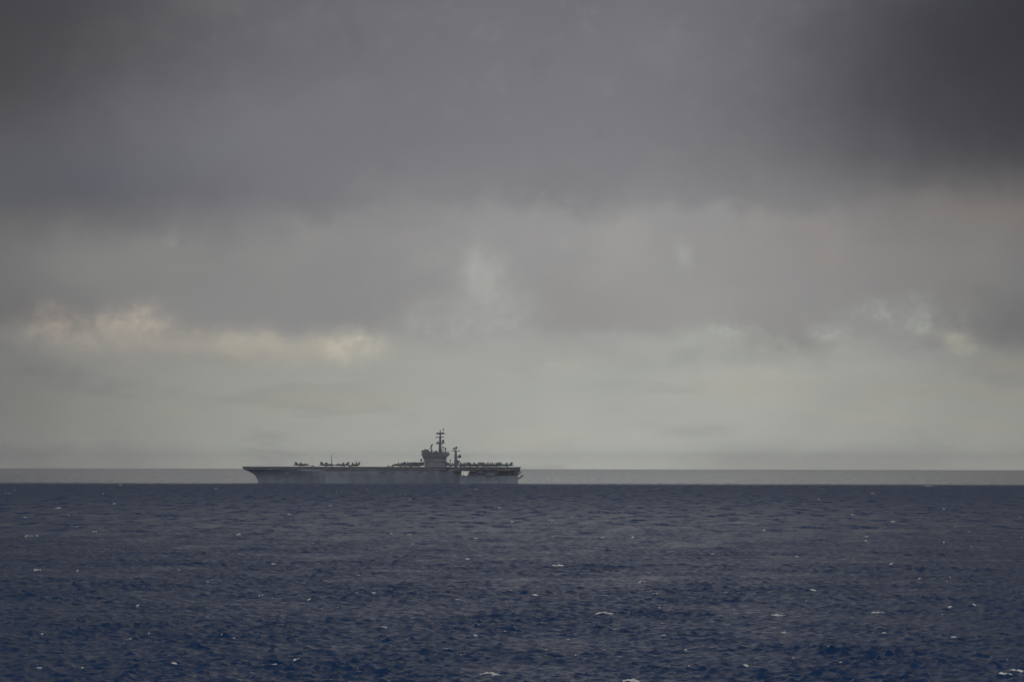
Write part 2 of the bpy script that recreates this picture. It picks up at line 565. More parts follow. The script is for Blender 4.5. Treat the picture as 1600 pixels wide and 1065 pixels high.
def water_material():
    mt = bpy.data.materials.new('sea_water')
    mt.use_nodes = True
    t = mt.node_tree
    g = NT(t)
    b = t.nodes['Principled BSDF']
    geo = g.node('ShaderNodeNewGeometry')
    pos, nor = geo.outputs['Position'], geo.outputs['Normal']
    x, y, z = g.sep(pos)
    flat = g.xyz(x, y, 0.0)
    # ruffled by wind up to the wind line, slick beyond it
    r = g.vm('LENGTH', flat)
    wob = g.m('MULTIPLY', g.m('SUBTRACT', g.noise(flat, 0.006, 4, 0.6), 0.5), 420.0)
    wind = g.m('SUBTRACT', 1.0, g.sstep(g.m('ADD', r, wob), SHIP_D - 480, SHIP_D + 220))
    gust = g.noise(g.xyz(g.m('MULTIPLY', x, 4.0), g.m('MULTIPLY', y, 0.8), 0.0), 0.02, 8, 0.7)
    gust = g.m('ADD', 0.15, g.m('MULTIPLY', gust, 1.8))
    chop = g.vm('SUBTRACT', g.noise(g.xyz(g.m('MULTIPLY', x, 1.5), y, 0.0), 0.34, 6, 0.68, color=True), (0.5, 0.5, 0.5))
    rip = g.vm('SUBTRACT', g.noise(flat, 2.0, 3, 0.65, color=True), (0.5, 0.5, 0.5))
    far = g.m('ADD', 1.0, g.m('MULTIPLY', g.sstep(r, 500.0, 3200.0), 1.6))
    amp = g.m('MULTIPLY', g.m('MULTIPLY', gust, far), g.m('ADD', 0.13, g.m('MULTIPLY', wind, 0.87)))
    tilt = g.vm('ADD', g.vm('SCALE', chop, scale=0.68), g.vm('SCALE', rip, scale=0.62))
    # whole wave faces, longer than they are wide on the line of sight
    face = g.noise(g.xyz(g.m('MULTIPLY', x, 3.2), g.m('MULTIPLY', y, 0.55), 0.0), 0.035, 7, 0.72)
    face = g.m('MULTIPLY', g.m('SUBTRACT', face, 0.5), g.m('MULTIPLY', g.sstep(r, 300.0, 1600.0), 1.9))
    tilt = g.vm('ADD', tilt, g.xyz(0.0, face, 0.0))
    tilt = g.vm('MULTIPLY', tilt, (0.8, 1.0, 0.0))
    n = g.vm('NORMALIZE', g.vm('ADD', nor, g.vm('SCALE', tilt, scale=amp)))
    t.links.new(n, b.inputs['Normal'])
    b.inputs['Base Color'].default_value = (0.003, 0.044, 0.148, 1)
    b.inputs['Specular IOR Level'].default_value = 0.40
    b.inputs['IOR'].default_value = 1.333
    # facets too small to be built widen the reflection: more of them in the wind, and per pixel with distance
    ro = g.m('ADD', 0.08, g.m('MULTIPLY', g.sstep(r, 400.0, 3600.0), 0.22))
    t.links.new(g.m('ADD', 0.10, g.m('MULTIPLY', wind, ro)), b.inputs['Roughness'])
    return mt


me.materials.append(water_material())
sea_obj = bpy.data.objects.new('sea', me)
col.objects.link(sea_obj)
tag(sea_obj, 'dark blue choppy open sea reaching to the horizon', 'sea', kind='structure')


def foam_material():
    mt = bpy.data.materials.new('foam')
    mt.use_nodes = True
    t = mt.node_tree
    g = NT(t)
    b = t.nodes['Principled BSDF']
    geo = g.node('ShaderNodeNewGeometry')
    n = g.noise(geo.outputs['Position'], 2.2, 4, 0.6)
    c = g.mix(g.sstep(n, 0.36, 0.6), (0.72, 0.74, 0.76), (0.92, 0.92, 0.91))
    t.links.new(c, b.inputs['Base Color'])
    b.inputs['Roughness'].default_value = 0.9
    return mt


def foam():
    mb = MB()
    r = random.Random(9)
    for bx, by, L, mp, rot, a in brk:
        n = max(5, min(26, int(L / 0.10)))
        m = 4
        depth = (0.25 + 0.35 * r.random()) * max(0.5, min(1.0, L)) * (1 if by < 900 else 1.6)
        hgt = max(0.07, min(0.12 * L + 0.045, 0.19)) * a * (1.0 if by < 700 else 1.6 if by < 1600 else 2.6)
        us = [(-0.5 + i / n) * L for i in range(n + 1)]
        ph1, ph2, ph3 = (r.uniform(0, 6.28) for _ in range(3))
        arch = r.uniform(-0.25, 0.35)
        cu, su = math.cos(rot), math.sin(rot)
        grid = []
        for i, u in enumerate(us):
            s = u / (0.5 * L)
            env = max(0.0, 1 - abs(s) ** 2.4) ** 0.7
            env *= 0.66 + 0.26 * math.sin(s * 3.6 + ph1) + 0.22 * math.sin(s * 8.7 + ph2) + r.uniform(-0.1, 0.1)
            env = max(0.02, env)
            row = []
            for j in range(m + 1):
                w = (j / m - 0.35)
                prof = (0.0, 0.7, 1.0, 0.6, 0.0)[j]
                ww = w * depth * (0.5 + env) + 0.16 * L * arch * s * s + 0.05 * math.sin(s * 7 + ph3) * L
                row.append((bx + u * cu - ww * su, by + u * su + ww * cu, prof * env * hgt - (0.14 if prof == 0 else 0.0)))
            grid.append(row)
        P = np.array(grid).reshape(-1, 3)
        sp = np.full(len(P), max(0.9, by * 0.002))
        dx, dy, dz = sea(P[:, 0], P[:, 1], sp)
        ridge = 0.15 * np.ones(len(P)) if (L >= 0.5 and a >= 0.9 and by <= 1500) else np.zeros(len(P))
        P[:, 2] += dz.max() * 0.5 + dz * 0.5 + ridge
        P[:, 0] += dx.mean()
        P[:, 1] += dy.mean()
        k = m + 1
        fs = [(i * k + j, i * k + j + 1, (i + 1) * k + j + 1, (i + 1) * k + j) for i in range(n) for j in range(m)]
        mb.add([tuple(p) for p in P], fs, True)
    o = mb.build('whitecap_foam', foam_material())
    tag(o, 'small white breaking crests scattered over the dark sea', 'foam', kind='stuff')


foam()

# ------------------------------------------------------------------ the aircraft carrier
BOW_PX = 380.3
X0 = (BOW_PX - 800) * MPP          # world x of the bow


def sx(px):
    return (px - BOW_PX) * MPP      # metres aft of the bow


def sz(py, px=600.0):
    return (755.0 + 0.0019 * (px - 800) - py) * MPP


DECK = sz(728.9)
ship = empty('aircraft_carrier', (X0, SHIP_D, 0.0))
tag(ship, 'grey aircraft carrier seen broadside on the horizon with jets on its flat deck', 'aircraft carrier')

Z_UNDER = sz(733.4)
STEM = [(sz(756.5), sx(404.6)), (sz(753.5), sx(404.0)), (sz(750), sx(403.0)), (sz(746.5), sx(401.5)), (sz(743), sx(399.4)), (sz(740.5), sx(396.8)),
        (sz(738.5), sx(393.8)), (sz(736), sx(389)), (sz(734.4), sx(384.6)), (Z_UNDER, sx(381.8))]


def interp(tbl, z):
    if z <= tbl[0][0]:
        return tbl[0][1]
    for (a, b), (c, d) in zip(tbl, tbl[1:]):
        if z <= c:
            return b + (d - b) * (z - a) / (c - a)
    return tbl[-1][1]


def hull_mesh():
    z_lo, z_hi = sz(742.6, 726), sz(735.6, 726)
    n_lo, n_hi = sz(743.0, 790), sz(736.8, 790)
    zs = sorted({-1.6, 0.0, 2.0, 4.0, 6.0, 8.0, z_lo, n_lo, 10.8, 12.4, n_hi, z_hi, Z_UNDER - 0.6, Z_UNDER})
    zs = [z for i, z in enumerate(zs) if i == 0 or z - zs[i - 1] > 1e-4]
    o0, o1 = sx(721.8), sx(734.0)
    k0, k1 = sx(774), sx(804)
    st = [0, .03, .08, .14, .22, .32, .45, .6, .8, 1.0]
    mids = [80, 105, 130, 160, 190, 220, 245, o0, o1, 285, k0, 310, k1]
    stern = sx(809.6)

    def xs(z):
        s = interp(STEM, z)
        return [s + (70 - s) * q for q in st] + mids + [stern]

    def hb(x, z):
        s = interp(STEM, z)
        f = max(0, min(1, z / Z_UNDER))
        Lz = 150 - 70 * f
        u = max(0, min(1, (x - s) / Lz))
        b = 20.4 * (1 - (1 - u) ** 1.9) + 0.25
        if x < 90:
            b += 3.0 * f ** 2 * (1 - x / 90)
        if x > 270:
            b *= 1 - 0.18 * ((x - 270) / (stern - 270)) ** 2
        return min(b, 20.4)
    mb = MB()
    nx = len(xs(0))
    for sgn in (-1, 1):
        vs = [(x, sgn * hb(x, z), z) for z in zs for x in xs(z)]
        fs = []
        for r in range(len(zs) - 1):
            zc = (zs[r] + zs[r + 1]) / 2
            rowx = xs(zc)
            for c in range(nx - 1):
                xc = (rowx[c] + rowx[c + 1]) / 2
                if o0 < xc < o1 and z_lo < zc < z_hi:
                    continue
                if sgn < 0 and k0 < xc < k1 and n_lo < zc < n_hi:
                    continue
                fs.append((r * nx + c, r * nx + c + 1, (r + 1) * nx + c + 1, (r + 1) * nx + c))
        mb.add(vs, fs, False)
    # transom
    zz = zs
    vs = [(stern, s * hb(stern, z), z) for z in zz for s in (-1, 1)]
    mb.add(vs, [(2 * i, 2 * i + 1, 2 * i + 3, 2 * i + 2) for i in range(len(zz) - 1)])
    return mb, (o0, o1, z_lo, z_hi), (k0, k1, n_lo, n_hi), hb, stern


mb, OPEN, NICHE, HB, STERN = hull_mesh()
hull = mb.build('hull', M['hull'], ship)

# hangar bay behind the lift opening: floor, roof, two end bulkheads, closed by a white cross wall
o0, o1, zl, zh = OPEN
bay = MB()
bay.box(o0 - 6, o1 + 6, -19.6, 19.6, zl - 0.4, zl - 0.02)
bay.box(o0 - 6, o1 + 6, -19.6, 19.6, zh + 0.02, zh + 0.4)
bay.box(o0 - 6.4, o0 - 6.0, -19.6, 19.6, zl, zh)
bay.box(o1 + 6.0, o1 + 6.4, -19.6, 19.6, zl, zh)
bay.box(o0 - 6, o1 + 6, -8.0, -7.6, zl, zh)  # white cross wall set close to catch the added light
bay_o = bay.build('hangar_bay', M['white'], ship)
lm = MB()
lm.box(o0 - 4, o1 + 4, -17, -10, zh - 0.22, zh - 0.05)
lm.build('added_bay_light', material('added_bay_light', (0.9, 0.9, 0.85), 0.5, emit=((1, 0.99, 0.95), 0.9)), bay_o)  # unseen glowing panel, added to brighten the opening
eq = MB()
eq.box(sx(724.6), sx(726.0), -17.5, -15.5, zl, zl + 1.5)
eq.build('bay_crate', M['dark'], bay_o)
eq = MB()
eq.box(sx(731.3), sx(731.8), -20.0, -19.4, zl, zh)
eq.build('bay_post', M['dark'], bay_o)
eq = MB()
eq.prism([(sx(732.0), zl), (sx(734.0), zl), (sx(734.0), zl + 4.2), (sx(733.0), zl + 3.4), (sx(732.6), zl + 2.2)], 'y', -19.2, -18.9)
eq.build('bay_shutter', M['dark'], bay_o)

# mooring deck niche near the stern
k0, k1, nl, nh = NICHE
nb = MB()
nb.box(k0 - .3, k1 + .3, -11.3, -11.0, nl, nh)
nb.box(k0 - .3, k1 + .3, -17, -11.3, nl - .3, nl - .02)
nb.box(k0 - .3, k1 + .3, -17, -11.3, nh + .02, nh + .3)
for x in (k0 + 5.5, k0 + 11.5, k0 + 17):
    nb.box(x, x + 0.9, -17.0, -16.5, nl, nh)
nb.build('mooring_niche', M['dark'], ship)

# flight deck and the gallery under it
outline = [(0, -14), (3, -17), (70, -18.5), (92, -21), (128, -35), (160, -40.5), (244, -40.5), (247, -29.5), (281, -29.5), (283, -30), (318, -26), (sx(814.4), -24),
           (sx(814.4), 23), (300, 23), (292, 34.5), (208, 36), (200, 33.5), (186, 36), (128, 35), (120, 30), (96, 26), (60, 18.5), (3, 17), (0, 14)]
fd = MB()
fd.prism(outline, 'z', DECK - 1.1, DECK)
fd.build('flight_deck', M['deck'], ship)


def inset(pts, d):
    cx, cy_ = 165, 0
    return [(x + (d if x < cx else -d) * (1 if (x < 10 or x > 320) else 0.0), y + (d if y < 0 else -d)) for x, y in pts]


gal = MB()
gal.prism(inset(outline, 1.2), 'z', Z_UNDER, DECK - 1.1)
gal_o = gal.build('gallery_deck', M['gallery'], ship)
cat = MB()
rr = random.Random(3)
pn = [p for p in outline[1:11]]
for (xa, ya), (xb, yb) in zip(pn, pn[1:]):
    ln = math.hypot(xb - xa, yb - ya)
    ux, uy = (xb - xa) / ln, (yb - ya) / ln
    s = 1.0
    while s < ln - 5:
        w = rr.choice((3.0, 5.0, 8.0))
        w = min(w, ln - s - 1)
        if rr.random() < 0.72 and w > 1:
            x, y = xa + ux * s, ya + uy * s
            z = DECK - rr.choice((2.3, 2.6, 2.9))
            cat.prism([(x, y - .6), (x + ux * w, y + uy * w - .6), (x + ux * w, y + uy * w + 1.0), (x, y + 1.0)], 'z', z, z + rr.choice((0.5, 1.0, 1.0)))
        s += w + rr.choice((0.4, 1.5, 3.0))
cat.build('catwalk', M['gallery'], gal_o)['kind'] = 'stuff'
rafts = MB()
for i in range(46):
    x = 130 + i * 2.6 + rr.uniform(-.2, .2)
    if 243 < x < 283:
        continue
    y = -40.6 if 160 <= x <= 243 else -35 - 5.5 * (x - 128) / 32
    rafts.tube((x, y - 0.6, Z_UNDER + 0.35), (x + 1.5, y - 0.6, Z_UNDER + 0.35), 0.42, n=6)
ro = rafts.build('life_raft', M['pale'], gal_o)
ro['kind'] = 'stuff'

# sponsons carrying the overhang down to the hull


def sponson(x0, x1, ydeck, zlow, mat=None, taper=9.0, name='sponson'):
    s = MB()
    ins = 1.6
    a = [(x0, -20.0, Z_UNDER), (x0 + taper, ydeck + ins, Z_UNDER), (x1 - taper, ydeck + ins, Z_UNDER), (x1, -20.0, Z_UNDER)]
    mid = [(x0 + 1, -20.0, Z_UNDER - 4.6), (x0 + taper + 1, ydeck + ins + 1, Z_UNDER - 4.6), (x1 - taper - 1, ydeck + ins + 1, Z_UNDER - 4.6), (x1 - 1, -20.0, Z_UNDER - 4.6)]
    b = [(x0 + 3, -20.0, zlow), (x0 + taper + 3, 0.55 * ydeck - 9.3, zlow), (x1 - taper - 3, 0.55 * ydeck - 9.3, zlow), (x1 - 3, -20.0, zlow)]
    s.loft([a, mid, b], smooth=False)
    return s.build(name, mat or M['hull'], ship)


def long_sponson():
    """the side carried out under the angled deck, from the fore quarter to the lift"""
    s = MB()
    top = [(100, -19.9), (113, -25.6), (128, -33.4), (160, -38.9), (236, -38.9), (252, -29), (259.5, -20.6)]
    rings = []
    for z, k in ((Z_UNDER, 0.0), (Z_UNDER - 5.0, 0.04), (-1.2, 0.24)):  # sides run steep to the waterline, shaped to avoid shade under the overhang
        rings.append([(100, -17.0, z)] + [(x, y + (-19.5 - y) * k, z) for x, y in top] + [(259.5, -18.0, z)])
    s.loft(rings, smooth=False)
    return s.build('sponson', M['hull'], ship)


long_sponson()
sponson(284, 308, -25, 9.8, M['gallery'], taper=5)
for i, x in enumerate((166, 179, 193, 209, 224)):
    sp = MB()
    yy = -38.5
    sp.box(x, x + 5.5, yy - 0.7, yy + 1.5, Z_UNDER - 3.6, Z_UNDER - 2.2)
    sp.build('dark_opening_block', M['dark'], ship)  # solid block; the shade inside an opening is put into its dark colour

# deck edge lift
lf = MB()
lf.box(sx(703), sx(744.5), -30.4, -22.0, sz(735.7, 725), sz(734.2, 725))
for x in (sx(704), sx(717), sx(737), sx(743)):
    lf.box(x, x + 0.9, -24, -22.6, sz(741, 725), sz(735.7, 725))
lf.build('aircraft_lift', M['dark'], ship)

# weapon tub and boat platform
wt = MB()
wt.box(sx(745.5), sx(757), -27, -20, sz(737.6), sz(736.4))
wt.tube((sx(751), -24, sz(736.4)), (sx(751), -24, sz(734.0)), 1.3, 1.1)
wt.box(sx(748), sx(754.5), -26.6, -26.3, sz(736.4), sz(735.3))
wt.build('weapon_tub', M['upper'], ship)

# stern: overhanging platform, fantail ledge, boom
stn = MB()
stn.box(sx(804), sx(815.6), -22, 20, sz(737.6, 800), sz(736.2, 800))
stn.box(sx(806), sx(812.5), -20, 18, sz(736.2, 800), sz(733.5, 800))
stn.box(sx(803), sx(814.2), -19, 17, sz(741.2, 800), sz(740.4, 800))
stn.box(sx(807), sx(811), -18, 16, sz(740.4, 800), sz(737.6, 800))
for y in (-21, -9, 8, 18):
    stn.box(sx(812.2), sx(812.9), y, y + 0.6, sz(740.4, 800), sz(733.5, 800))
stn.build('fantail', M['dark'], ship)
bm_ = MB()
pts = [(sx(804), sz(748.6, 800)), (sx(810), sz(747.2, 800)), (sx(814.5), sz(744.8, 800)), (sx(817), sz(742.2, 800))]
rad = [1.0, 0.85, 0.75, 0.8]
for (a, b), (r0, r1) in zip(zip(pts, pts[1:]), zip(rad, rad[1:])):
    bm_.tube((a[0], -15, a[1]), (b[0], -15, b[1]), r0, r1)
bm_.ball((pts[-1][0], -15, pts[-1][1]), 0.95)
bm_.build('stern_boom', M['dark'], ship)
ru = MB()
ru.box(sx(752), sx(772), -20.1, -19.2, sz(734.6, 770), sz(733.7, 770))
ru.box(sx(778), sx(800), -26.2, -23.0, sz(735.0, 790), sz(733.5, 790))
ru.build('boat_davit', M['rust'], ship)
# hull fittings: rubbing strakes, vents, doors
for x, z, w, h in ((96, 9, 4, 1.2), (150, 5.5, 7, .8), (176, 6.8, 5, 1.0), (205, 5.0, 9, .7), (232, 6.2, 3, 2.0), (276, 8.2, 5, 1.4), (291, 6.6, 8, .8), (301, 4.8, 4, 1.5), (64, 9.5, 3, .8)):
    yb = -HB(x, z)
    ft = MB()
    ft.box(x, x + w, yb - 0.35, yb + 1.2, z, z + h)
    ft.build('hull_fitting', M['dark'], ship)
# anchor in its bolster on the bow
an = MB()
ax, azz = sx(452), sz(739.2)
yb = -HB(ax, azz)
an.ball((ax, yb + 0.3, azz + 0.3), 3.4, 0.9, 1.5, n=12)
an_o = an.build('anchor_bolster', M['pale'], ship)
a2 = MB()
a2.tube((ax, yb - 0.9, azz + 2.4), (ax, yb - 1.3, azz - 0.8), 0.35)
a2.prism([(ax - 2.2, azz - 0.2), (ax - 1.5, azz - 1.1), (ax, azz - 1.5), (ax + 1.5, azz - 1.1), (ax + 2.2, azz - 0.2), (ax + 1.0, azz - 0.6), (ax - 1.0, azz - 0.6)], 'y', yb - 1.5, yb - 0.9)
a2.build('anchor', M['pale'], an_o)
# whip antenna on the deck edge (stands upright)
wp = MB()
wx_ = sx(521.3)
wp.tube((wx_, -36.5, DECK - 2.0), (wx_, -36.5, sz(711.3)), 0.42, 0.3)
wp.ball((wx_, -36.5, sz(711.6)), 0.62, 0.62, 0.5)
wp.box(wx_ - 0.9, wx_ + 0.9, -37.2, -34.8, DECK - 2.6, DECK - 1.9)
wp.box(wx_ - 0.55, wx_ + 0.55, -36.9, -36.1, sz(720), sz(719.2))
wp.build('whip_antenna', M['mast'], ship)

# ---- the island
IY0, IY1 = 21.5, 32.5


def P(px, py):
    return (sx(px), sz(py, 680))


isl = MB()
isl.prism([P(663.2, 729), P(662.8, 720.3), P(697.2, 720.3), P(699.2, 724.5), P(698, 729)], 'y', IY0 + 1.2, IY1 - 1.2)
isl.prism([P(662.4, 720.3), P(660.4, 714.2), P(697.6, 714.2), P(697.2, 720.3)], 'y', IY0 + 0.6, IY1 - 0.6)
isl.prism([P(659.8, 714.2), P(659.2, 710.6), P(698.6, 710.6), P(698.0, 714.2)], 'y', IY0 - 0.4, IY1)
isl.prism([P(658.4, 710.6), P(658.9, 706.2), P(697.2, 706.2), P(697.4, 710.6)], 'y', IY0 + 0.2, IY1 - 0.4)
isl_o = isl.build('island', M['upper'], ship)
for py, a, b, y0, h in ((714.2, 659.0, 698.6, IY0 - 1.6, .28), (710.6, 657.7, 702.3, IY0 - 1.8, .3), (706.2, 658.0, 700.0, IY0 - 1.0, .3), (720.4, 661.2, 699.0, IY0 - .3, .25)):
    wk = MB()
    wk.box(sx(a), sx(b), y0, IY1 + .8, sz(py, 680), sz(py, 680) + h)
    wk.build('walkway', M['pale'], isl_o)
rl = MB()
for py, a, b, y0 in ((714.2, 659.0, 698.6, IY0 - 1.5), (710.6, 657.7, 702.3, IY0 - 1.7), (706.2, 658.0, 700.0, IY0 - .9)):
    z = sz(py, 680) + .3
    for q in (0.55, 1.1):
        rl.box(sx(a), sx(b), y0, y0 + .07, z + q - .05, z + q)
    n = int((sx(b) - sx(a)) / 2.2)
    for i in range(n + 1):
        x = sx(a) + (sx(b) - sx(a)) * i / n
        rl.box(x - .04, x + .04, y0, y0 + .08, z, z + 1.1)
rl.build('railing', M['pale'], isl_o)['kind'] = 'stuff'
for k, (py0, py1, a, b, y0) in enumerate(((709.9, 708.3, 660.2, 694, IY0 + 0.14), (713.6, 712.2, 660.6, 696.5, IY0 - 0.46), (719.0, 717.9, 663.5, 680, IY0 + 0.54))):
    wbm = MB()
    x, w = sx(a), 1.5
    while x + w < sx(b):
        wbm.box(x, x + w, y0 - .03, y0 + .3, sz(py0, 680), sz(py1, 680))
        x += w + 0.4
    wbm.build('window_band', M['glass'], isl_o)['kind'] = 'stuff'
pf = MB()
pf.prism([P(657.9, 706.0), P(657.7, 703.6), P(661, 702.8), P(663, 701.6), P(667.5, 701.5), P(670.0, 703), P(670.5, 706.0)], 'y', IY0 - .6, IY0 + 6.5)
pf.box(sx(656.9), sx(659), IY0 - .8, IY0 + 5, sz(709.6, 680), sz(708.6, 680))
pf_o = pf.build('flight_control_room', M['upper'], isl_o)
fw = MB()
fw.box(sx(659.6), sx(669.6), IY0 - .64, IY0 + .1, sz(705.2, 680), sz(704.0, 680))
fw.build('window_strip', M['glass'], pf_o)
ap = MB()
ap.box(sx(697.5), sx(702.3), IY0 + 1, IY1 - 2, sz(710.4, 680), sz(707.0, 680))
ap.prism([P(697.6, 714), P(697.6, 710.4), P(701.8, 710.4)], 'y', IY0 + 2, IY1 - 3)
ap.build('aft_platform', M['upper'], isl_o)
fp = MB()
fp.box(sx(655.2), sx(661.5), IY0 + 3, IY0 + 6.5, sz(719.7, 660), sz(719.0, 660))
fp.ball((sx(657.6), IY0 + 4.5, sz(717.8, 660)), 1.1, 1.1, 1.2)
fp.tube((sx(655.6), IY0 + 4.5, sz(719.2, 660)), (sx(658.6), IY0 + 4.5, sz(716.2, 660)), 0.18)
fp.tube((sx(660), IY0 + 4.5, sz(722.5, 660)), (sx(657.6), IY0 + 4.5, sz(719.4, 660)), 0.3)
fp.build('forward_platform', M['mast'], isl_o)
for px, py, w, d in ((681.5, 703.2, 2.0, 2), (680, 704.6, 4.0, 3), (672, 704.8, 5, 4), (699, 705.2, 2.0, 2), (664, 700.9, 1.2, 2)):
    rf = MB()
    rf.box(sx(px) - w / 2, sx(px) + w / 2, IY0 + 3, IY0 + 3 + d, sz(706.4, 680), sz(py, 680))
    rf.build('roof_locker', M['mast'], isl_o)
# doors on the island's side
for px, py in ((667, 727.9), (674.5, 727.9), (690, 727.9)):
    dr = MB()
    dr.box(sx(px), sx(px) + 0.9, IY0 + 1.14, IY0 + 1.4, sz(py, 680), sz(py, 680) + 2.0)
    dr.build('island_door', M['dark'], isl_o)
for px, py0, py1, w in ((669, 726, 722, .5), (681, 728, 721, .4), (684, 728, 721, .4), (694, 727, 715.5, .7)):
    pv = MB()
    pv.box(sx(px), sx(px) + w, IY0 + .55, IY0 + 1.5, sz(py0, 680), sz(py1, 680))
    pv.build('island_pipe', M['mast'], isl_o)

# search radar on its pedestal
sr = MB()
sr.tube((sx(674.0), 26.5, sz(706, 680)), (sx(674.0), 26.5, sz(700.5, 680)), 1.0, 0.75)
sr_o = sr.build('radar_pedestal', M['mast'], isl_o)
s2 = MB()
s2.prism([P(671.3, 700.9), P(672.6, 701.2), P(676.0, 694.4), P(675.4, 693.1), P(674.3, 693.2), P(672.8, 695.2)], 'y', 24.0, 29.0)
s2.build('radar_antenna', M['mast'], sr_o)

# main mast
mm = MB()
mm.tube((sx(687.2), 27.5, sz(706.4, 687)), (sx(687.3), 27.5, sz(692, 687)), 1.9, 1.6, 10)
mm.tube((sx(687.3), 27.5, sz(692, 687)), (sx(687.4), 27.5, sz(683, 687)), 1.45, 1.2, 10)
mm.tube((sx(687.4), 27.5, sz(683, 687)), (sx(687.4), 27.5, sz(675, 687)), 1.05, 0.85, 10)
mm.tube((sx(687.4), 27.5, sz(675, 687)), (sx(687.4), 27.5, sz(671, 687)), 0.65, 0.5, 8)
mm.box(sx(687.4) - .45, sx(687.4) + .45, 27.1, 27.9, sz(672.2, 687), sz(671.2, 687))
mm_o = mm.build('main_mast', M['mast'], ship)
pl = MB()
pl.prism([P(680.2, 692.6), P(680.4, 691.6), P(694, 691.2), P(696.0, 691.4), P(693, 692.6), P(689, 693.6), P(685, 693.6)], 'y', 24.5, 30.5)
pl.box(sx(682.0), sx(684.8), 26, 29, sz(691.6, 687), sz(689.4, 687))
pl.build('mast_platform', M['mast'], mm_o)
dm = MB()
dm.ball((sx(691.9), 27.5, sz(688.6, 687)), 1.5, 1.5, 1.9)
dm.tube((sx(691.6), 27.5, sz(691.5, 687)), (sx(691.6), 27.5, sz(688.5, 687)), 0.6)
dm.build('mast_radar', M['mast'], mm_o)
ya = MB()
ya.tube((sx(680.2), 27.5, sz(682.6, 687)), (sx(693.3), 27.5, sz(682.4, 687)), 0.45)
ya.box(sx(682.3), sx(683.2), 27.2, 27.8, sz(683.3, 687), sz(681.6, 687))
ya.box(sx(692.0), sx(692.6), 27.2, 27.8, sz(683.2, 687), sz(681.4, 687))
ya.box(sx(690), sx(690.5), 27.2, 27.8, sz(683.0, 687), sz(681.9, 687))
ya.tube((sx(687.4), 21.5, sz(682.5, 687)), (sx(687.4), 33.5, sz(682.5, 687)), 0.28)
ya.build('yardarm', M['mast'], mm_o)
up = MB()
up.prism([P(680.2, 677.4), P(681.8, 675.6), P(684.3, 674.9), P(686.8, 675.6), P(686.8, 677.6), P(684, 677.9)], 'y', 26, 29)
up.prism([P(688, 677.3), P(688, 675.4), P(690, 674.8), P(692.8, 675.2), P(695.3, 677.0), P(692, 677.9)], 'y', 26, 29)
up.box(sx(684), sx(691), 26.4, 28.6, sz(678.0, 687), sz(677.3, 687))
up.build('upper_platform', M['mast'], mm_o)
tc_ = MB()
tc_.tube((sx(692.1), 27.5, sz(675.6, 692)), (sx(692.2), 27.5, sz(671.6, 692)), 0.3, 0.25)
tc_.tube((sx(692.2), 27.5, sz(671.9, 692)), (sx(692.2), 27.5, sz(668.9, 692)), 0.62, 0.5)
tc_.tube((sx(692.2), 27.5, sz(668.9, 692)), (sx(692.2), 27.5, sz(667.6, 692)), 0.12)
tc_.build('beacon_pole', M['mast'], mm_o)
for px, top, rr_, yy in ((692.0, 696.8, 0.95, 26), (695.6, 698.8, 1.05, 29)):
    q = MB()
    q.tube((sx(px), yy, sz(706.4, 690)), (sx(px), yy, sz(top + 1, 690)), 0.42, 0.36)
    q.ball((sx(px), yy, sz(top + 1.2, 690)), rr_, rr_, 1.2)
    q.box(sx(px) - 0.6, sx(px) + 0.6, yy - .6, yy + .6, sz(702.5, 690), sz(701.9, 690))
    q.build('satellite_dome', M['mast'], isl_o)
for px, top in ((689.9, 700), (690.9, 703), (693.8, 701.5), (694.6, 699.5), (697, 700), (697, 704), (678, 702), (669, 700.5), (700.5, 703)):
    wpm = MB()
    wpm.tube((sx(px), 25, sz(706.4, 690)), (sx(px), 25, sz(top, 690)), 0.17, 0.1, 5)
    wpm.build('antenna_rod', M['mast'], isl_o)

# aft mast with crossbar and dishes
am = MB()
am.prism([P(709.3, 729), P(709.7, 714), P(710.3, 703.2), P(713.3, 703.2), P(714.3, 714), P(714.9, 729)], 'y', 26, 29.8)
am.prism([P(714.8, 729), P(714.6, 718.2), P(718.0, 719), P(718.3, 722), P(716, 723.6)], 'y', 26.4, 29.4)
am_o = am.build('aft_mast', M['mast'], ship)
cb = MB()
cb.box(sx(705.1), sx(719.0), 27.4, 28.4, sz(704.6, 712), sz(703.7, 712))
for px in (706.2, 709, 716.5, 718):
    cb.tube((sx(px), 27.9, sz(704, 712)), (sx(px), 27.9, sz(702.4, 712)), 0.16, n=5)
cb.build('crossbar', M['mast'], am_o)
for px, py, rx in ((709.3, 700.4, 1.3), (713.0, 699.0, 1.35)):
    q = MB()
    q.tube((sx(px), 27.0, sz(py, 712)), (sx(px), 28.4, sz(py, 712)), rx * 1.05, rx * 0.8, 12)
    q.tube((sx(px), 28, sz(py, 712)), (sx(711.6), 28, sz(703.6, 712)), 0.35)
    q.build('tracking_dish', M['mast'], am_o)
q = MB()
q.tube((sx(711.9), 28, sz(703.4, 712)), (sx(711.9), 28, sz(698.2, 712)), 0.3, 0.2)
q.tube((sx(711.9), 28, sz(698.8, 712)), (sx(710.2), 28, sz(697.6, 712)), 0.2)
q.build('mast_pole', M['mast'], am_o)
q = MB()
q.ball((sx(718.1), 28, sz(712.5, 712)), 1.95, 1.9, 2.1, n=14, m=9)
q.tube((sx(714.2), 28, sz(713.6, 712)), (sx(717), 28, sz(713.4, 712)), 0.4)
q.build('radome', M['radome'], am_o)
q = MB()
q.tube((sx(703.2), 30, DECK), (sx(703.2), 30, sz(719.5, 700)), 0.42, 0.36)
q.ball((sx(703.2), 30, sz(718.7, 700)), 0.95, 0.95, 1.0)
q.build('floodlight_pole', M['tractor'], ship)

# ------------------------------------------------------------------ aircraft on the deck (nose towards -x)


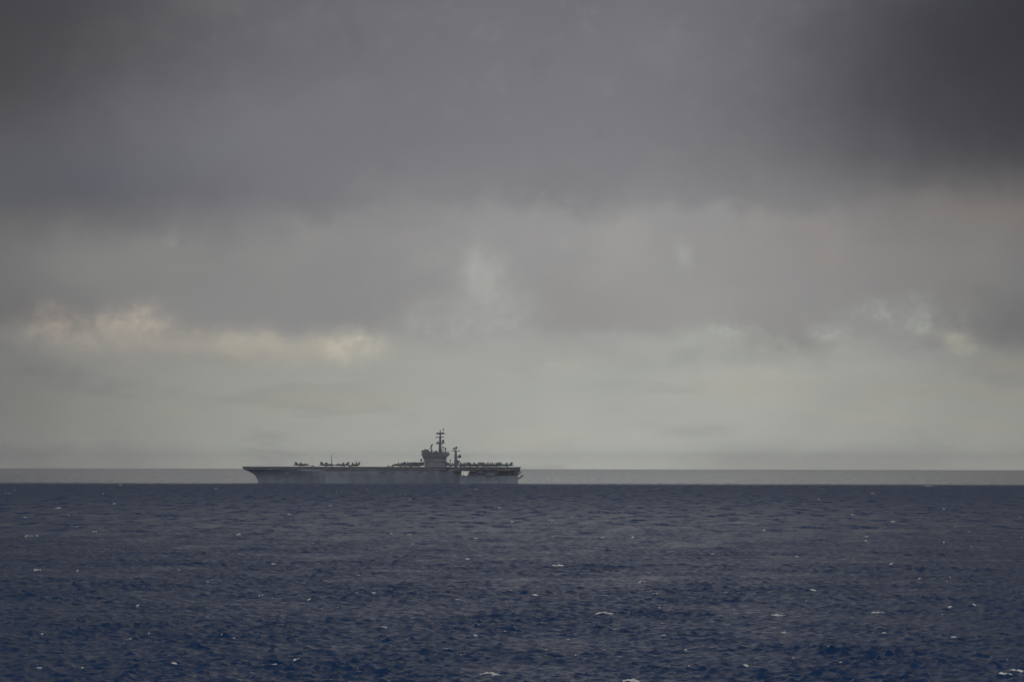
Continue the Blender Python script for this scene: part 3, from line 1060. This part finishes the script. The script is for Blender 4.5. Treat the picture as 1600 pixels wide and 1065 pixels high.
def ring(x, w, h, zc, n=12, flat=0.0):
    out = []
    for i in range(n):
        a = 2 * math.pi * i / n
        cy2, cz2 = math.cos(a), math.sin(a)
        e = 0.75
        out.append((x, w / 2 * math.copysign(abs(cy2) ** e, cy2), zc + h / 2 * math.copysign(abs(cz2) ** e, cz2)))
    return out


def make_jet(folded=True):
    root = empty('fighter_jet', (0, 0, 0))
    f = MB()
    hs = 1.18
    secs = [(-9.1, .08, .08, 1.75), (-8.2, .62, .62, 1.78), (-7.0, 1.05, 1.15, 1.85), (-5.6, 1.35, 1.5, 1.95), (-3.8, 1.7, 1.7, 2.0), (-2.4, 2.7, 1.7, 1.95),
            (-0.5, 3.0, 1.65, 1.9), (2.5, 2.9, 1.55, 1.9), (5.0, 2.7, 1.35, 1.95), (7.2, 2.3, 1.1, 2.0), (7.9, 1.9, .95, 2.0)]
    f.loft([ring(a, b, c * hs, d) for a, b, c, d in secs])
    f.build('fuselage', M['jet'], root)
    for y, z in ((0, 1.0), (-2.6, 1.2), (2.6, 1.2)):
        d = MB()
        d.loft([ring(-3.0, .08, .08, z), ring(-2.2, .5, .5, z), ring(-.4, .7, .7, z), ring(1.6, .6, .6, z), ring(2.8, .08, .08, z)])
        d.box(-1.2, 1.2, y * 0 - .06, y * 0 + .06, z + .3, 2.0)
        d.v = [(p[0], p[1] + y, p[2]) for p in d.v]
        d.build('fuel_tank', M['jet'], root)
    c = MB()
    c.loft([ring(-6.4, .3, .1, 2.5), ring(-5.6, .8, .9, 2.6), ring(-4.4, .95, 1.25, 2.72), ring(-3.2, .9, 1.0, 2.75), ring(-1.8, .5, .35, 2.7)])
    c.build('canopy', M['canopy'], root)
    for s in (-1, 1):
        w = MB()
        w.prism([(-4.6, s * .7), (-1.6, s * 1.7), (-.6, s * 4.1), (2.4, s * 4.1), (3.0, s * 1.2), (-2, s * .8)], 'z', 1.95, 2.22)
        w_o = w.build('wing', M['jet'], root)
        o = MB()
        if folded:
            o.prism([(-.5, 2.15), (2.3, 2.15), (1.9, 4.55), (0.4, 4.45)], 'y', s * 4.05 - .13, s * 4.05 + .13)
        else:
            o.prism([(-.6, s * 4.12), (.5, s * 6.2), (2.2, s * 6.2), (2.4, s * 4.12)], 'z', 2.02, 2.14)
        o.build('wing_panel', M['jet'], w_o)
        t_ = MB()
        t_.loft([[(3.6, s * 1.25, 2.45), (7.0, s * 1.2, 2.45), (7.0, s * 1.45, 2.45), (3.6, s * 1.45, 2.45)],
                 [(5.9, s * 2.0, 5.05), (8.0, s * 2.0, 5.05), (8.0, s * 2.2, 5.05), (5.9, s * 2.2, 5.05)]], smooth=False)
        t_.build('tail_fin', M['jet'], root)
        h = MB()
        h.prism([(5.8, s * 1.1), (7.3, s * 3.4), (8.8, s * 3.4), (8.4, s * 1.1)], 'z', 1.88, 1.98)
        h.build('tailplane', M['jet'], root)
        e = MB()
        e.tube((7.5, s * .52, 2.0), (8.7, s * .52, 2.0), .5, .4, 10)
        e.build('exhaust', M['dark'], root)
        g_ = MB()
        g_.tube((1.8, s * 1.0, 1.5), (2.1, s * 1.55, .4), .14)
        g_o = g_.build('main_gear', M['pale'], root)
        k = MB()
        k.tube((2.1, s * 1.45, .38), (2.1, s * 1.75, .38), .38, n=10)
        k.build('wheel', M['tyre'], g_o)
    g_ = MB()
    g_.tube((-5.4, 0, 1.6), (-5.7, 0, .3), .12)
    g_o = g_.build('nose_gear', M['pale'], root)
    k = MB()
    k.tube((-5.7, -.28, .29), (-5.7, .28, .29), .29, n=10)
    k.build('wheel', M['tyre'], g_o)
    return root


def copy_tree(o, parent=None):
    c = o.copy()
    col.objects.link(c)
    c.parent = parent
    for ch in KIDS[o.name]:
        copy_tree(ch, c)
    return c


def index_kids(o, d):
    d[o.name] = children(o)
    for c in d[o.name]:
        index_kids(c, d)


KIDS = {}
jet = make_jet(True)
jet.scale = (1.08, 1.08, 1.12)
index_kids(jet, KIDS)
FORE = 'jets parked on the fore deck'
MIDG = 'jets packed ahead of the island'
AFTG = 'jets packed on the after deck'
# px, lateral position on the deck, heading (0 = nose to the bow), label, group
JETS = [
    (473.0, -12, 180, 'grey fighter jet nearest the bow, standing alone with its nose towards the stern', FORE),
    (513.0, -16, 176, 'grey fighter jet just ahead of the thin upright antenna, tail towards the bow', FORE),
    (536.5, -18, 3, 'grey fighter jet just behind the thin upright antenna, nose towards the bow', FORE),
    (556.0, -10, 62, 'grey fighter jet seen at a slant, aftmost of the four on the fore deck', FORE),
    (625.0, -20, 25, 'grey fighter jet at the forward end of the row ahead of the island', MIDG),
    (634.0, 2, 55, 'second grey fighter jet from the front in the row ahead of the island', MIDG),
    (641.5, -22, 12, 'third grey fighter jet from the front in the row ahead of the island', MIDG),
    (652.5, 4, 25, 'grey fighter jet at the rear of the row, right by the island front', MIDG),
    (706.0, -4, 150, 'grey fighter jet parked between the island and the after mast', AFTG),
    (722.0, 8, 120, 'grey fighter jet just aft of the after mast', AFTG),
    (731.5, -14, 100, 'grey fighter jet above the bright hangar opening, second aft of the after mast', AFTG),
    (739.0, 10, 140, 'third grey fighter jet aft of the after mast', AFTG),
    (747.0, -12, 62, 'fourth grey fighter jet aft of the after mast, tail fins spread towards the viewer', AFTG),
    (758.5, 9, 128, 'fifth grey fighter jet aft of the after mast, middle of the after pack', AFTG),
    (763.0, -11, 80, 'fourth grey fighter jet from the stern, twin fins standing clear of the pack', AFTG),
    (772.5, 8, 45, 'third grey fighter jet from the stern', AFTG),
    (778.0, -12, 72, 'second grey fighter jet from the stern, tucked beside the aftmost one', AFTG),
    (638.0, 24, 35, 'grey fighter jet on the far side of the deck, mid row ahead of the island', MIDG),
    (647.5, 26, 30, 'grey fighter jet on the far side of the deck, just ahead of the island front', MIDG),
    (727.0, 27, 95, 'grey fighter jet on the far deck edge just aft of the after mast', AFTG),
    (736.0, -30, 80, 'grey fighter jet on the near deck edge, just right of the bright hangar opening', AFTG),
    (745.0, 27, 95, 'grey fighter jet on the far deck edge behind the fourth jet after the mast', AFTG),
    (753.0, -30, 100, 'grey fighter jet on the near deck edge in the middle of the after pack', AFTG),
    (760.0, 28, 85, 'grey fighter jet on the far deck edge behind the middle of the after pack', AFTG),
    (768.0, 26, 100, 'grey fighter jet on the far deck edge, nearest the stern on that side', AFTG),
    (790.5, 4, 4, 'grey fighter jet nearest the stern, tail sticking out over the open deck', AFTG),
]
for i, (px, y, hd, lab, grp) in enumerate(JETS):
    o = jet if i == 0 else copy_tree(jet)
    o.location = (X0 + sx(px), SHIP_D + y, DECK + 0.01)
    o.rotation_euler = (0, 0, R(hd))
    tag(o, lab, 'fighter jet', grp)


def make_tractor():
    root = empty('deck_tractor', (0, 0, 0))
    b = MB()
    b.prism([(-2, .45), (-2, 1.15), (-.2, 1.25), (-.2, 1.5), (.6, 1.5), (.8, 1.0), (2, .95), (2, .45)], 'y', -.9, .9)
    b.build('body', M['tractor'], root)
    c = MB()
    c.box(-.6, .1, -.25, .35, 1.26, 1.75)
    c.build('seat', M['tyre'], root)
    for x in (-1.3, 1.3):
        for s in (-1, 1):
            w = MB()
            w.tube((x, s * .75, .42), (x, s * 1.02, .42), .42, n=10)
            w.build('wheel', M['tyre'], root)
    return root


tr = make_tractor()
index_kids(tr, KIDS)
for i, (px, y, hd, lab) in enumerate((
        (490.2, -8, 10, 'low deck tractor in front of the lone jet nearest the bow'),
        (549.0, -14, 30, 'low deck tractor between the third and fourth jets on the fore deck'),
        (609.0, -18, 5, 'low deck tractor alone on the open deck amidships'),
        (613.5, 2, 80, 'low deck tractor beside the front of the jet row ahead of the island'))):
    o = tr if i == 0 else copy_tree(tr)
    o.location = (X0 + sx(px), SHIP_D + y, DECK + 0.01)
    o.rotation_euler = (0, 0, R(hd))
    tag(o, lab, 'tow tractor', 'tow tractors on the flight deck')


def make_crane():
    root = empty('deck_crane', (0, 0, 0))
    b = MB()
    b.box(-3.2, 3.2, -1.3, 1.3, .7, 1.7)
    b.box(1.2, 3.0, -1.1, 1.1, 1.7, 3.2)
    b.build('body', M['jet'], root)
    a = MB()
    a.tube((1.5, 0, 3.0), (-4.6, 0, 5.4), .35, .22)
    a.build('jib', M['mast'], root)
    for x in (-2.2, 2.2):
        for s in (-1, 1):
            w = MB()
            w.tube((x, s * 1.0, .7), (x, s * 1.5, .7), .7, n=12)
            w.build('wheel', M['tyre'], root)
    return root


cr = make_crane()
cr.location = (X0 + sx(722.5), SHIP_D + 24, DECK + 0.01)
tag(cr, 'low wheeled deck crane with sloping jib at the foot of the after mast', 'crane')

# ------------------------------------------------------------------ the air


def haze():
    B = SEA_R + 300
    mb = MB()
    mb.box(-B, B, -B, B, -3.6, 72.0)
    mt = bpy.data.materials.new('haze_air')
    mt.use_nodes = True
    t = mt.node_tree
    t.nodes.clear()
    v = t.nodes.new('ShaderNodeVolumePrincipled')
    v.inputs['Color'].default_value = (0.93, 0.94, 0.96, 1)
    v.inputs['Density'].default_value = 3.6e-5
    v.inputs['Density Attribute'].default_value = ''
    v.inputs['Anisotropy'].default_value = 0.0
    o = t.nodes.new('ShaderNodeOutputMaterial')
    t.links.new(v.outputs[0], o.inputs['Volume'])
    try:
        mt.cycles.homogeneous_volume = True
    except Exception:
        pass
    ob = mb.build('haze', mt)
    tag(ob, 'thin grey sea haze in the air round the ship', 'haze', kind='stuff')


haze()
